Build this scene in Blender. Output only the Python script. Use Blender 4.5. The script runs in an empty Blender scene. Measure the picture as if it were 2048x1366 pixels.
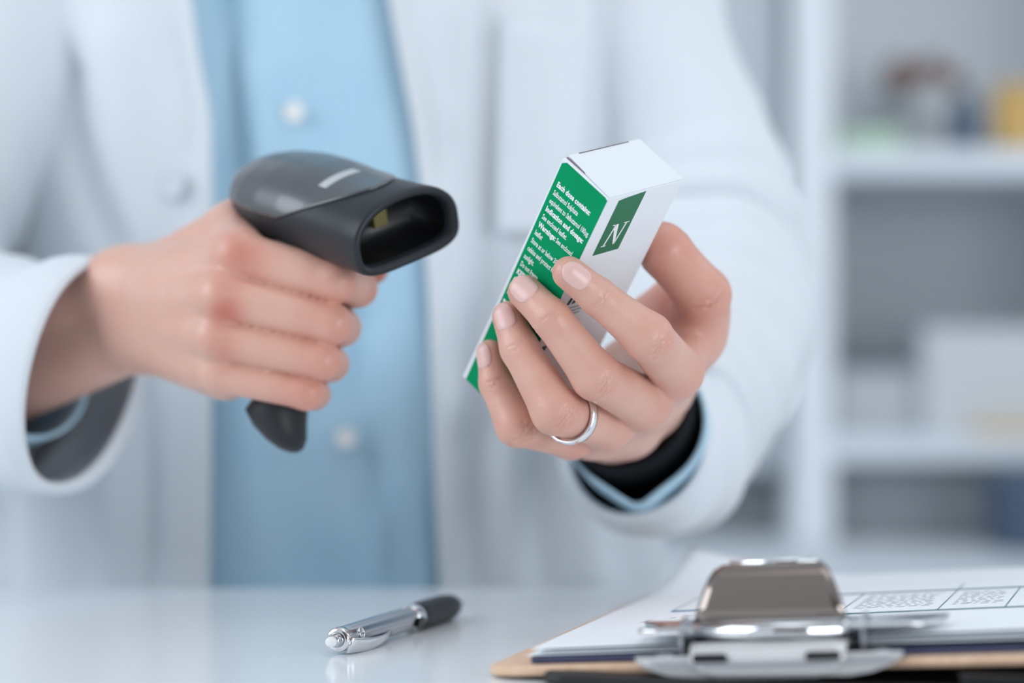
import bpy, bmesh, math, random
import numpy as np
from mathutils import Vector, Matrix, noise

sc = bpy.context.scene
C = bpy.context.collection
random.seed(4)

# ---------------------------------------------------------------- camera, world, lights, exposure
CAMZ = 1.025
F = 4836.0            # focal length in pixels (85 mm on 36 mm)
HY = 705.0            # pixel row of the horizon
cd = bpy.data.cameras.new('camera')
cd.lens = 85.0
cd.sensor_width = 36.0
cd.clip_start = 0.02
cd.dof.use_dof = True
cd.dof.focus_distance = 1.005
cd.dof.aperture_fstop = 3.1
cam = bpy.data.objects.new('camera', cd)
C.objects.link(cam)
cam.location = (0, 0, CAMZ)
cam.rotation_euler = (math.radians(90) + math.atan((HY - 683) / F), 0, 0)
sc.camera = cam

w = bpy.data.worlds.new('world')
sc.world = w
w.use_nodes = True
w.node_tree.nodes['Background'].inputs[0].default_value = (0.84, 0.92, 1.0, 1)
w.node_tree.nodes['Background'].inputs[1].default_value = 0.63

def area(name, loc, target, sx, sy, power, col):
    l = bpy.data.lights.new(name, 'AREA')
    l.shape = 'RECTANGLE'; l.size = sx; l.size_y = sy; l.energy = power; l.color = col
    o = bpy.data.objects.new(name, l)
    C.objects.link(o)
    o.location = loc
    d = Vector(target) - Vector(loc)
    o.rotation_euler = d.to_track_quat('-Z', 'Y').to_euler()
    return o
area('window_daylight', (-2.2, 0.45, 2.1), (0.0, 1.2, 1.0), 2.0, 1.4, 34, (0.86, 0.93, 1.0))
area('ceiling_panel_light', (0.5, 0.9, 2.75), (0.3, 1.1, 0.9), 1.6, 1.2, 6, (0.93, 0.96, 1.0))
area('front_fill_light', (1.8, -1.1, 1.1), (0.1, 1.1, 1.0), 1.5, 1.2, 33, (0.90, 0.95, 1.0))  # added fill from front right, standing for no known window
area('shelf_fill_light', (1.7, 1.4, 2.0), (1.2, 2.9, 0.95), 1.0, 0.8, 6.5, (0.92, 0.96, 1.0))  # added fill that brightens the shelf bays, no real lamp there

sc.view_settings.view_transform = 'Standard'
sc.view_settings.look = 'None'
sc.view_settings.exposure = 0.05
sc.view_settings.gamma = 1.0
sc.view_settings.use_curve_mapping = False
sc.cycles.use_denoising = True
sc.cycles.max_bounces = 8

# ---------------------------------------------------------------- helpers
def P(x, y, d):
    """world point seen at pixel (x, y) of the 2048x1366 photo at depth d metres"""
    return Vector(((x - 1024) / F * d, d, CAMZ - (y - HY) / F * d))

def nP(x, y, d):
    return np.array(P(x, y, d))

def mat(name, col, rough=0.5, metal=0.0, spec=0.5, sss=0.0, bump=None, trans=0.0, sheen=0.0, coat=0.0, var=None):
    m = bpy.data.materials.new(name)
    m.use_nodes = True
    nt = m.node_tree
    b = nt.nodes['Principled BSDF']
    b.inputs['Base Color'].default_value = (*col, 1)
    b.inputs['Roughness'].default_value = rough
    b.inputs['Metallic'].default_value = metal
    b.inputs['Specular IOR Level'].default_value = spec
    b.inputs['Transmission Weight'].default_value = trans
    b.inputs['Sheen Weight'].default_value = sheen
    b.inputs['Coat Weight'].default_value = coat
    if sss:
        b.inputs['Subsurface Weight'].default_value = sss
        b.inputs['Subsurface Radius'].default_value = (1.0, 0.35, 0.2)
        b.inputs['Subsurface Scale'].default_value = 0.0020
    tc = nt.nodes.new('ShaderNodeTexCoord')
    if bump:
        sc_, st, dist = bump
        n = nt.nodes.new('ShaderNodeTexNoise')
        n.inputs['Scale'].default_value = sc_
        n.inputs['Detail'].default_value = 4
        nt.links.new(tc.outputs['Object'], n.inputs['Vector'])
        bp = nt.nodes.new('ShaderNodeBump')
        bp.inputs['Strength'].default_value = st
        bp.inputs['Distance'].default_value = dist
        nt.links.new(n.outputs['Fac'], bp.inputs['Height'])
        nt.links.new(bp.outputs['Normal'], b.inputs['Normal'])
    if var:
        sc_, col2, amt = var
        n = nt.nodes.new('ShaderNodeTexNoise')
        n.inputs['Scale'].default_value = sc_
        n.inputs['Detail'].default_value = 5
        nt.links.new(tc.outputs['Object'], n.inputs['Vector'])
        r = nt.nodes.new('ShaderNodeMapRange')
        r.inputs['From Min'].default_value = 0.35
        r.inputs['From Max'].default_value = 0.65
        r.inputs['To Max'].default_value = amt
        nt.links.new(n.outputs['Fac'], r.inputs['Value'])
        mx = nt.nodes.new('ShaderNodeMix'); mx.data_type = 'RGBA'
        mx.inputs['A'].default_value = (*col, 1)
        mx.inputs['B'].default_value = (*col2, 1)
        nt.links.new(r.outputs['Result'], mx.inputs['Factor'])
        nt.links.new(mx.outputs['Result'], b.inputs['Base Color'])
    return m

WM = {}
def wm(o):
    return WM[o.name] if o is not None else Matrix.Identity(4)

def link(o, M, parent=None):
    C.objects.link(o)
    WM[o.name] = M
    if parent is not None:
        o.parent = parent
        o.matrix_basis = wm(parent).inverted() @ M
    else:
        o.matrix_basis = M
    return o

def props(o, label=None, cat=None, group=None, kind=None):
    if label: o['label'] = label
    if cat: o['category'] = cat
    if group: o['group'] = group
    if kind: o['kind'] = kind
    return o

def empty(name, M, label, cat, group=None):
    o = bpy.data.objects.new(name, None)
    o.empty_display_size = 0.02
    if not isinstance(M, Matrix): M = Matrix.Translation(M)
    link(o, M)
    return props(o, label, cat, group)

def mesh(name, verts, faces, m, parent=None, smooth=True, local=None, bevel=0, subsurf=0, thick=0, weld=False):
    """one mesh object. verts are world coordinates, or local to the matrix `local`"""
    me = bpy.data.meshes.new(name)
    V = np.asarray(verts, dtype=float).reshape(-1, 3)
    if local is None:
        c = (V.min(0) + V.max(0)) / 2
        V = V - c
        M = Matrix.Translation(Vector(c))
    else:
        M = local.copy()
    me.from_pydata(V.tolist(), [], [tuple(f) for f in faces])
    me.materials.append(m)
    me.update()
    bm = bmesh.new(); bm.from_mesh(me)
    if weld: bmesh.ops.remove_doubles(bm, verts=bm.verts, dist=1e-6)
    bmesh.ops.recalc_face_normals(bm, faces=bm.faces)
    bm.to_mesh(me); bm.free()
    if smooth:
        me.polygons.foreach_set('use_smooth', [True] * len(me.polygons))
    o = bpy.data.objects.new(name, me)
    link(o, M, parent)
    if thick:
        s = o.modifiers.new('thickness', 'SOLIDIFY'); s.thickness = thick; s.offset = -1
    if subsurf:
        s = o.modifiers.new('subdivision', 'SUBSURF'); s.levels = subsurf; s.render_levels = subsurf
    if bevel:
        s = o.modifiers.new('bevel', 'BEVEL'); s.width = bevel; s.segments = 3; s.limit_method = 'ANGLE'
        s.angle_limit = math.radians(35)
        if smooth:
            try: o.data.set_sharp_from_angle(angle=math.radians(50))
            except Exception: pass
    return o

def box_vf(x0, x1, y0, y1, z0, z1):
    v = [(x, y, z) for x in (x0, x1) for y in (y0, y1) for z in (z0, z1)]
    f = [(0, 1, 3, 2), (4, 6, 7, 5), (0, 4, 5, 1), (2, 3, 7, 6), (0, 2, 6, 4), (1, 5, 7, 3)]
    return v, f

def box(name, x0, x1, y0, y1, z0, z1, m, parent=None, bevel=0.002, local=None, label=None, cat=None, group=None, kind=None):
    v, f = box_vf(x0, x1, y0, y1, z0, z1)
    o = mesh(name, v, f, m, parent, smooth=False, bevel=bevel, local=local)
    return props(o, label, cat, group, kind)

def merge(*vfs):
    V, Fc = [], []
    for v, f in vfs:
        k = len(V)
        V += [tuple(p) for p in v]
        Fc += [tuple(i + k for i in q) for q in f]
    return V, Fc

def loft(rings, cap0=True, cap1=True, closed=True):
    n = len(rings[0]); V = []; Fc = []
    for r in rings: V += [tuple(p) for p in r]
    for i in range(len(rings) - 1):
        for j in range(n if closed else n - 1):
            a = i * n + j; b = i * n + (j + 1) % n
            Fc.append((a, b, b + n, a + n))
    if cap0: Fc.append(tuple(range(n - 1, -1, -1)))
    if cap1: Fc.append(tuple(range((len(rings) - 1) * n, len(rings) * n)))
    return V, Fc

def lathe(prof, seg=32, axis='x', cap0=True, cap1=True):
    """prof: (position along axis, radius)"""
    rings = []
    for x, r in prof:
        ring = []
        for k in range(seg):
            a = 2 * math.pi * k / seg
            c, s = r * math.cos(a), r * math.sin(a)
            ring.append((x, c, s) if axis == 'x' else (c, s, x))
        rings.append(ring)
    return loft(rings, cap0, cap1)

def tube(pts, rad, seg=12, cap=True):
    pts = [Vector(p) for p in pts]
    rings = []; up = Vector((0, 0, 1)); prev = None
    for i, p in enumerate(pts):
        t = (pts[min(i + 1, len(pts) - 1)] - pts[max(i - 1, 0)]).normalized()
        if prev is None:
            a = t.cross(up)
            if a.length < 0.1: a = t.cross(Vector((1, 0, 0)))
            a.normalize()
        else:
            a = (prev - t * prev.dot(t)).normalized()
        prev = a; b = t.cross(a)
        r = rad[i] if isinstance(rad, (list, tuple)) else rad
        rings.append([p + a * r * math.cos(q) + b * r * math.sin(q) for q in [2 * math.pi * k / seg for k in range(seg)]])
    return loft(rings, cap, cap)

def sstep(a, b, x):
    t = np.clip((x - a) / (b - a), 0, 1)
    return t * t * (3 - 2 * t)

# ---------------------------------------------------------------- materials
M_table = mat('white_laminate', (0.86, 0.89, 0.92), rough=0.16, spec=0.32)
M_tbody = mat('white_board', (0.66, 0.70, 0.75), rough=0.5)
M_coat = mat('white_cotton', (0.72, 0.76, 0.80), rough=0.85, spec=0.2, bump=(900, 0.15, 0.0006))
M_shirt = mat('light_blue_cotton', (0.44, 0.67, 0.83), rough=0.85, spec=0.2, bump=(1200, 0.15, 0.0005), var=(14, (0.52, 0.72, 0.84), 0.6))
M_button = mat('white_button', (0.86, 0.87, 0.86), rough=0.35)
M_cartonw = mat('white_carton', (0.80, 0.84, 0.88), rough=0.5, spec=0.4, bump=(600, 0.05, 0.0003))
M_green = mat('green_ink', (0.0, 0.29, 0.11), rough=0.6, spec=0.08, var=(90, (0.0, 0.33, 0.135), 0.7))
M_dgreen = mat('dark_green_ink', (0.028, 0.17, 0.085), rough=0.5, spec=0.25)
M_inkw = mat('white_ink', (0.86, 0.88, 0.88), rough=0.5)
M_inkk = mat('black_ink', (0.03, 0.04, 0.05), rough=0.5)
M_inkg = mat('grey_ink', (0.38, 0.41, 0.45), rough=0.5)
M_inkb = mat('blue_ink', (0.03, 0.22, 0.45), rough=0.5)
M_inkt = mat('teal_ink', (0.05, 0.17, 0.22), rough=0.5)
M_slot = mat('flap_gap', (0.20, 0.17, 0.18), rough=0.8)
M_chrome = mat('chrome', (0.80, 0.81, 0.83), rough=0.09, metal=1.0)
M_satin = mat('satin_chrome', (0.52, 0.53, 0.56), rough=0.22, metal=1.0)
M_steelring = mat('silver_ring', (0.88, 0.89, 0.90), rough=0.16, metal=1.0, bump=(700, 0.2, 0.0002))
M_lever = mat('chrome_dark_reflection', (0.30, 0.255, 0.23), rough=0.16, metal=1.0)  # chrome with its dark brown reflection put into the base colour
M_plate = mat('dull_plated_steel', (0.70, 0.70, 0.70), rough=0.38, metal=0.45)
M_rubber = mat('black_rubber', (0.018, 0.02, 0.024), rough=0.5, spec=0.4, bump=(500, 0.1, 0.0004))
M_whitepl = mat('white_plastic', (0.85, 0.87, 0.88), rough=0.3)
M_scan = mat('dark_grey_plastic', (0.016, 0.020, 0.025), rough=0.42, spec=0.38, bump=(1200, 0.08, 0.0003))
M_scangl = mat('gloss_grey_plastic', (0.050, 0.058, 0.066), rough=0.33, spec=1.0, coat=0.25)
M_blackpl = mat('black_plastic', (0.006, 0.006, 0.007), rough=0.35)
M_logo = mat('silver_print', (0.5, 0.52, 0.54), rough=0.4)
M_yel = mat('yellow_lens', (0.16, 0.13, 0.03), rough=0.3)
M_mason = mat('brown_hardboard', (0.82, 0.58, 0.41), rough=0.55, var=(160, (0.72, 0.47, 0.31), 0.8), bump=(400, 0.1, 0.0005))
M_navy = mat('navy_card', (0.045, 0.055, 0.12), rough=0.6)
M_black = mat('black_cover', (0.012, 0.012, 0.014), rough=0.5)
M_paper = mat('white_paper', (0.87, 0.91, 0.95), rough=0.75, spec=0.2)
M_knit = mat('black_knit', (0.008, 0.009, 0.012), rough=0.9, spec=0.15, bump=(1500, 0.5, 0.001))
M_wall = mat('white_paint', (0.62, 0.66, 0.70), rough=0.8)
M_floor = mat('grey_vinyl', (0.42, 0.44, 0.46), rough=0.5, var=(6, (0.36, 0.38, 0.40), 0.5))
M_shelf = mat('white_melamine', (0.66, 0.71, 0.76), rough=0.45)
M_post = mat('white_enamel', (0.74, 0.78, 0.82), rough=0.45)
M_backp = mat('grey_back_panel', (0.74, 0.77, 0.80), rough=0.7)
M_backd = mat('slate_back_panel', (0.24, 0.26, 0.28), rough=0.7)
M_amber = mat('amber_yellow', (0.62, 0.40, 0.13), rough=0.5)
M_brown = mat('reddish_brown', (0.22, 0.11, 0.085), rough=0.6)
M_grn = mat('pale_green', (0.45, 0.62, 0.45), rough=0.6)
M_dblue = mat('dark_blue_plastic', (0.05, 0.085, 0.14), rough=0.5)
M_greyw = mat('pale_grey_plastic', (0.56, 0.59, 0.62), rough=0.5)

def skin_mat():
    m = mat('skin', (0.56, 0.335, 0.265), rough=0.40, spec=0.55, sss=0.30)
    nt = m.node_tree; b = nt.nodes['Principled BSDF']
    at = nt.nodes.new('ShaderNodeAttribute'); at.attribute_name = 'flush_and_shade'
    tc = nt.nodes.new('ShaderNodeTexCoord')
    n = nt.nodes.new('ShaderNodeTexNoise'); n.inputs['Scale'].default_value = 55; n.inputs['Detail'].default_value = 5
    nt.links.new(tc.outputs['Object'], n.inputs['Vector'])
    ad = nt.nodes.new('ShaderNodeMath'); ad.operation = 'MULTIPLY_ADD'
    nt.links.new(n.outputs['Fac'], ad.inputs[0]); ad.inputs[1].default_value = 0.55; ad.inputs[2].default_value = -0.22
    sm = nt.nodes.new('ShaderNodeMath'); sm.operation = 'ADD'; sm.use_clamp = True
    nt.links.new(ad.outputs[0], sm.inputs[0]); nt.links.new(at.outputs['Fac'], sm.inputs[1])
    mx = nt.nodes.new('ShaderNodeMix'); mx.data_type = 'RGBA'
    mx.inputs['A'].default_value = (0.73, 0.44, 0.35, 1)
    mx.inputs['B'].default_value = (0.60, 0.20, 0.145, 1)
    nt.links.new(sm.outputs[0], mx.inputs['Factor'])
    nt.links.new(mx.outputs['Result'], b.inputs['Base Color'])
    v = nt.nodes.new('ShaderNodeTexVoronoi'); v.inputs['Scale'].default_value = 900
    nt.links.new(tc.outputs['Object'], v.inputs['Vector'])
    n2 = nt.nodes.new('ShaderNodeTexNoise'); n2.inputs['Scale'].default_value = 330; n2.inputs['Detail'].default_value = 6
    nt.links.new(tc.outputs['Object'], n2.inputs['Vector'])
    a2 = nt.nodes.new('ShaderNodeMath'); a2.operation = 'ADD'
    nt.links.new(v.outputs['Distance'], a2.inputs[0]); nt.links.new(n2.outputs['Fac'], a2.inputs[1])
    bp = nt.nodes.new('ShaderNodeBump'); bp.inputs['Strength'].default_value = 0.22; bp.inputs['Distance'].default_value = 0.0004
    nt.links.new(a2.outputs[0], bp.inputs['Height']); nt.links.new(bp.outputs['Normal'], b.inputs['Normal'])
    return m
M_skin = skin_mat()
M_nail = mat('fingernail', (0.82, 0.50, 0.46), rough=0.3, spec=0.5, sss=0.2)
M_lunula = mat('nail_lunula', (0.80, 0.66, 0.62), rough=0.3)

# ---------------------------------------------------------------- the room
box('floor', -3.2, 3.6, -1.6, 3.5, -0.05, 0.0, M_floor, bevel=0, kind='structure')
box('wall_back', -3.2, 3.6, 3.25, 3.35, 0.0, 2.9, M_wall, bevel=0, kind='structure')
box('added_reflection_wall', -0.9, 1.5, -1.7, -1.6, 0.0, 2.9, mat('brown_reflection_surface', (0.15, 0.095, 0.07), rough=0.6, var=(5, (0.12, 0.09, 0.075), 0.8)), bevel=0, kind='structure')  # unseen wall added to give the chrome a dark brown reflection

# ---------------------------------------------------------------- the desk
TZ = 0.900
desk = empty('desk', (0.1, 0.85, 0), 'glossy white desk top in front of the person, carrying the pen and clipboard', 'desk')
box('desktop', -1.1, 1.3, 0.38, 1.285, TZ - 0.03, TZ, M_table, desk, bevel=0.002)
for sx in (-1.06, 1.23):
    box('side_panel', sx, sx + 0.03, 0.42, 1.25, 0, TZ - 0.03, M_tbody, desk)
box('modesty_panel', -1.03, 1.23, 1.20, 1.22, 0.3, TZ - 0.03, M_tbody, desk)

# ---------------------------------------------------------------- back counter and shelving, far out of focus
def X(px, d): return (px - 1024) / F * d
def Z(py, d): return CAMZ - (py - HY) / F * d
DB = 2.60
bc = empty('back_counter', (0.4, 2.4, 0), 'long pale grey counter running under the white shelving', 'counter')
zc = Z(1085, DB)
box('worktop', -1.6, 1.9, 2.12, 3.24, zc - 0.03, zc, M_shelf, bc)
box('counter_body', -1.58, 1.88, 2.16, 3.22, 0.0, zc - 0.03, M_shelf, bc)

unit = empty('shelving_unit', (X(1840, DB), 2.8, zc), 'white open shelving unit on the back counter, right of the person', 'shelving unit')
ztop = 1.75
xp0, xp1 = X(1588, DB), X(1668, DB)
box('upright', xp0, xp1, DB, 3.0, zc, ztop, M_post, unit)
box('upright', X(2420, DB), X(2490, DB), DB, 3.0, zc, ztop, M_post, unit)
for py0, py1 in ((296, 352), (868, 925)):
    box('shelf_board', xp1, X(2420, DB), DB, 3.0, Z(py1, DB), Z(py0, DB), M_shelf, unit)
box('top_board', xp0, X(2490, DB), DB - 0.005, 3.0, ztop, ztop + 0.03, M_shelf, unit)
box('back_panel', xp1, X(2420, DB), 3.0, 3.012, Z(925, DB), ztop, M_backp, unit, label='grey back panel')
box('drawer_front', xp1 + .002, X(2420, DB) - .002, DB + .03, DB + .05, zc + .002, Z(925, DB) - .004, M_backd, unit, label='slate grey drawer front under the lowest shelf')

M_cup = mat('pale_grey_laminate', (0.50, 0.54, 0.58), rough=0.5)
cab = empty('cupboard', (X(1400, DB), 2.8, zc), 'pale cupboard on the back counter, behind the raised arm', 'cupboard')
box('carcass', X(1010, DB), xp0 - 0.002, DB + 0.06, 3.05, Z(950, DB), ztop, M_cup, cab)
box('door', X(1020, DB), xp0 - 0.008, DB + 0.045, DB + 0.06, Z(942, DB), ztop - 0.01, M_cup, cab)
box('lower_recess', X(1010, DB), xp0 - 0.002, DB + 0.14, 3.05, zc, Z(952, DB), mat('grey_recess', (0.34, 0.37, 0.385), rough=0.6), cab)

def bottle(name, px, py0, py1, r, d, m, mcap, label, cat='bottle'):
    z0, z1 = Z(py0, d), Z(py1, d); h = z1 - z0
    e = empty(name, (X(px, d), d, z0), label, cat)
    L = Matrix.Translation((X(px, d), d, z0))
    v, f = lathe([(0, r * .9), (.004, r), (h * .68, r), (h * .76, r * .85), (h * .82, r * .42), (h * .86, r * .42)], 24, 'z')
    mesh('bottle_body', v, f, m, e, local=L)
    v, f = lathe([(h * .86, r * .5), (h, r * .48)], 24, 'z')
    mesh('cap', v, f, mcap, e, local=L)
SH1 = 296
SH2 = 868
# upper shelf
dome = empty('domed_container', (X(1850, 2.8), 2.82, Z(296, DB)), 'translucent pale domed container with brown contents on upper shelf', 'container')
L = Matrix.Translation((X(1852, 2.82), 2.82, Z(SH1, DB)))
v, f = lathe([(0, .055), (.006, .06), (.045, .062)], 32, 'z'); mesh('base', v, f, M_greyw, dome, local=L)
v, f = lathe([(.045, .06), (.07, .059), (.095, .05), (.112, .03), (.118, .006)], 32, 'z'); mesh('dome_lid', v, f, M_greyw, dome, local=L)
for k, (px, py, r) in enumerate(((1800, 150, .020), (1862, 140, .016), (1905, 155, .013))):
    d = 2.772
    c = P(px, py, d)
    vv, ff = lathe([(-r, .001), (-r * .8, r * .6), (-r * .3, r * .95), (r * .3, r * .95), (r * .8, r * .6), (r, .001)], 16, 'z')
    mesh('brown_knob', [(a + c[0], b + c[1] , q + c[2]) for a, b, q in vv], ff, M_brown, dome)
bottle('bottle', 1930, 297, 178, .017, 2.66, M_dblue, M_dblue, 'dark blue bottle on the upper shelf, beside the yellow jar')
jar = empty('jar', (X(2035, 2.68), 2.68, Z(SH1, DB)), 'amber yellow jar at the right end of the upper shelf', 'jar')
L = Matrix.Translation((X(2032, 2.68), 2.68, Z(SH1, DB)))
v, f = lathe([(0, .026), (.003, .028), (.055, .028), (.062, .024)], 24, 'z'); mesh('jar_body', v, f, M_amber, jar, local=L)
v, f = lathe([(.062, .026), (.076, .026)], 24, 'z'); mesh('lid', v, f, M_amber, jar, local=L)
pk = box('packet', X(1672, 2.65), X(1800, 2.65), 2.63, 2.74, Z(SH1, DB), Z(SH1, DB) + .022, M_grn, label='flat pale green packet lying on the upper shelf by the upright', cat='packet')
# lower shelf
def carton(x0, x1, d, z0, z1, m, label, depth=.14):
    e = empty('carton', (X((x0 + x1) / 2, d), d + depth / 2, z0), label, 'box')
    box('carton_body', X(x0, d), X(x1, d), d, d + depth, z0, z1, m, e, bevel=.002)
    box('lid_flap', X(x0, d) + .001, X(x1, d) - .001, d - .002, d + depth * .5, z1, z1 + .0015, m, e, bevel=0)
zs2 = Z(SH2, DB)
carton(1675, 1842, 2.67, zs2, Z(742, 2.67), M_greyw, 'low pale grey box on the middle shelf beside the white upright')
carton(1848, 2110, 2.64, zs2, Z(655, 2.64), M_greyw, 'taller off-white box on the middle shelf at the right edge')
box('tray', X(1950, 2.61), X(2180, 2.61), 2.605, 2.635, zs2, zs2 + .008, M_amber, label='thin orange tray edge in front of the taller box', cat='tray')
box('storage_bin', X(2014, 2.46), X(2250, 2.46), 2.46, 2.58, zc, zc + .082, M_dblue, label='dark navy bin on the back counter under the lowest shelf', cat='bin', bevel=.006)

# ---------------------------------------------------------------- implicit surfaces for the body
def surface_nets(f, lo, hi, h):
    lo = np.array(lo, float); hi = np.array(hi, float)
    K = 4
    n = np.ceil((hi - lo) / (h * K)).astype(int) * K + 1
    nc = (n - 1) // K + 1
    ax = [lo[i] + np.arange(nc[i]) * h * K for i in range(3)]
    G = np.stack(np.meshgrid(*ax, indexing='ij'), -1).reshape(-1, 3)
    Fc = f(G).reshape(nc)
    near = np.abs(Fc) < h * K * 1.5
    cell = np.zeros(nc - 1, bool)
    for i in (0, 1):
        for j in (0, 1):
            for k in (0, 1):
                cell |= near[i:nc[0] - 1 + i, j:nc[1] - 1 + j, k:nc[2] - 1 + k]
    Ff = np.repeat(np.repeat(np.repeat(Fc[:-1, :-1, :-1], K, 0), K, 1), K, 2)
    Ff = np.pad(Ff, ((0, 1), (0, 1), (0, 1)), mode='edge').astype(np.float32)
    mk = np.repeat(np.repeat(np.repeat(cell, K, 0), K, 1), K, 2)
    m2 = np.zeros(n, bool)
    m2[:-1, :-1, :-1] |= mk; m2[1:, :-1, :-1] |= mk; m2[:-1, 1:, :-1] |= mk; m2[:-1, :-1, 1:] |= mk
    m2[1:, 1:, :-1] |= mk; m2[1:, :-1, 1:] |= mk; m2[:-1, 1:, 1:] |= mk; m2[1:, 1:, 1:] |= mk
    idx = np.argwhere(m2)
    out = np.empty(len(idx))
    for s in range(0, len(idx), 400000):
        out[s:s + 400000] = f(lo + idx[s:s + 400000] * h)
    Ff[m2] = out
    ins = Ff < 0
    c = [ins[i:n[0] - 1 + i, j:n[1] - 1 + j, k:n[2] - 1 + k] for i in (0, 1) for j in (0, 1) for k in (0, 1)]
    cnt = sum(x.astype(np.int8) for x in c)
    act = (cnt > 0) & (cnt < 8)
    ai = np.argwhere(act)
    vid = -np.ones(act.shape, np.int64); vid[act] = np.arange(len(ai))
    S = np.zeros((len(ai), 3)); N = np.zeros(len(ai))
    offs = [np.array((i, j, k)) for i in (0, 1) for j in (0, 1) for k in (0, 1)]
    vals = [Ff[ai[:, 0] + o[0], ai[:, 1] + o[1], ai[:, 2] + o[2]].astype(float) for o in offs]
    for a in range(8):
        for b in range(a + 1, 8):
            dlt = offs[b] - offs[a]
            if np.abs(dlt).sum() != 1: continue
            va, vb = vals[a], vals[b]
            cr = (va < 0) != (vb < 0)
            t = np.where(cr, va / np.where(cr, va - vb, 1), 0)
            S[cr] += offs[a] + t[cr, None] * dlt
            N[cr] += 1
    V = lo + (ai + S / N[:, None]) * h
    Q = []
    for axis in range(3):
        sl0 = [slice(None)] * 3; sl1 = [slice(None)] * 3
        sl0[axis] = slice(0, -1); sl1[axis] = slice(1, None)
        A = ins[tuple(sl0)]; Bb = ins[tuple(sl1)]
        e = np.argwhere(A != Bb)
        u, v = [(1, 2), (2, 0), (0, 1)][axis]
        e = e[(e[:, u] > 0) & (e[:, v] > 0) & (e[:, u] < n[u] - 1) & (e[:, v] < n[v] - 1)]
        fl = A[e[:, 0], e[:, 1], e[:, 2]]
        def g(du, dv):
            q = e.copy(); q[:, u] -= du; q[:, v] -= dv
            return vid[q[:, 0], q[:, 1], q[:, 2]]
        q = np.stack([g(1, 1), g(0, 1), g(0, 0), g(1, 0)], 1)
        q[~fl] = q[~fl][:, ::-1]
        Q.append(q)
    Q = np.concatenate(Q)
    Q = Q[(Q >= 0).all(1)]
    return V, Q

def capsule(a, b, ra, rb):
    a = np.asarray(a); b = np.asarray(b); ab = b - a; L2 = ab @ ab
    def f(p):
        t = np.clip(((p - a) @ ab) / L2, 0, 1)
        q = p - a - t[:, None] * ab
        return np.sqrt((q * q).sum(1)) - (ra + (rb - ra) * t)
    return f

def ellip(c, ax, r):
    """ellipsoid: centre, 3x3 axes (rows), radii"""
    c = np.asarray(c); A = np.asarray(ax); r = np.asarray(r)
    def f(p):
        q = (p - c) @ A.T
        k0 = np.sqrt(((q / r) ** 2).sum(1)); k1 = np.sqrt(((q / r ** 2) ** 2).sum(1)) + 1e-9
        return k0 * (k0 - 1) / k1
    return f

def smin(a, b, k):
    h = np.maximum(k - np.abs(a - b), 0) / k
    return np.minimum(a, b) - h * h * h * k / 6

def finger(joints, radii, extra=(), k=.004):
    prim = [capsule(joints[i], joints[i + 1], radii[i], radii[i + 1]) for i in range(len(joints) - 1)] + list(extra)
    def f(p):
        d = prim[0](p)
        for q in prim[1:]: d = smin(d, q(p), k)
        return d
    return f

def blend(prims, k):
    def f(p):
        d = prims[0](p)
        for q in prims[1:]: d = smin(d, q(p), k)
        return d
    return f

# ---- the medicine box frame (needed by the hand that holds it)
bu = Vector((0.65099034, -0.42868862, -0.62644844)).normalized()
bt = Vector((0.35411837, -0.55845576, 0.75015155)).normalized()
bv = bt.cross(bu)
BW, BD, BL = 0.0285, 0.049, 0.1212
Bcor = Vector((0.0395, 0.985, 0.0625 + CAMZ))
Bcen = Bcor - bu * BW / 2 + bv * BD / 2 - bt * BL / 2
BM = Matrix(((bu.x, bv.x, bt.x, Bcen.x), (bu.y, bv.y, bt.y, Bcen.y), (bu.z, bv.z, bt.z, Bcen.z), (0, 0, 0, 1)))
bR = np.array([list(bu), list(bv), list(bt)]); bC = np.array(Bcen); bH = np.array([BW, BD, BL]) / 2
def box_sdf(p, grow=0.0):
    q = np.abs((p - bC) @ bR.T) - bH - grow
    return np.sqrt((np.maximum(q, 0) ** 2).sum(1)) + np.minimum(q.max(1), 0)
def on_green(x, y, r):
    """point on the view ray of pixel (x, y) at distance r in front of the green face"""
    ray = nP(x, y, 1.0) - np.array([0, 0, CAMZ]); n = -np.array(bv); c0 = np.array(Bcor) - np.array([0, 0, CAMZ])
    return nP(x, y, (c0 @ n + r) / (ray @ n))

# ---- hand holding the box
J = {
 'index':  ([nP(1352, 742, 1.048), nP(1296, 674, 1.008), nP(1197, 594, 1.004), on_green(1138, 546, .0068)], [.0112, .0101, .0077, .0070]),
 'middle': ([nP(1288, 806, 1.052), nP(1192, 753, 1.012), nP(1103, 637, 1.010), on_green(1050, 584, .0070)], [.0112, .0100, .0080, .0073]),
 'ring':   ([nP(1216, 850, 1.060), nP(1111, 821, 1.018), nP(1039, 697, 1.024), on_green(1016, 634, .0066)], [.0108, .0102, .0080, .0068]),
 'pinky':  ([nP(1142, 870, 1.066), nP(1034, 850, 1.036), nP(992, 768, 1.040), on_green(980, 706, .0058)], [.0102, .0092, .0070, .0058]),
}
wr = nP(1254, 817, 1.140)
wrA, wrB = nP(1286, 792, 1.140), nP(1220, 840, 1.140)
fA, fB = nP(1335, 880, 1.25), nP(1280, 936, 1.25)
pr_ = []
for k, (j, r) in J.items():
    base = wrA * .5 + wr * .5 if k in ('index', 'middle') else wrB * .5 + wr * .5
    if k == 'index': base = wrA
    if k == 'pinky': base = wrB
    pr_.append(capsule(j[0], base, r[0] * 1.02, .0155))
th = [nP(1322, 770, 1.118), nP(1388, 672, 1.088), nP(1406, 590, 1.068), nP(1330, 502, 1.053)]
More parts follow.
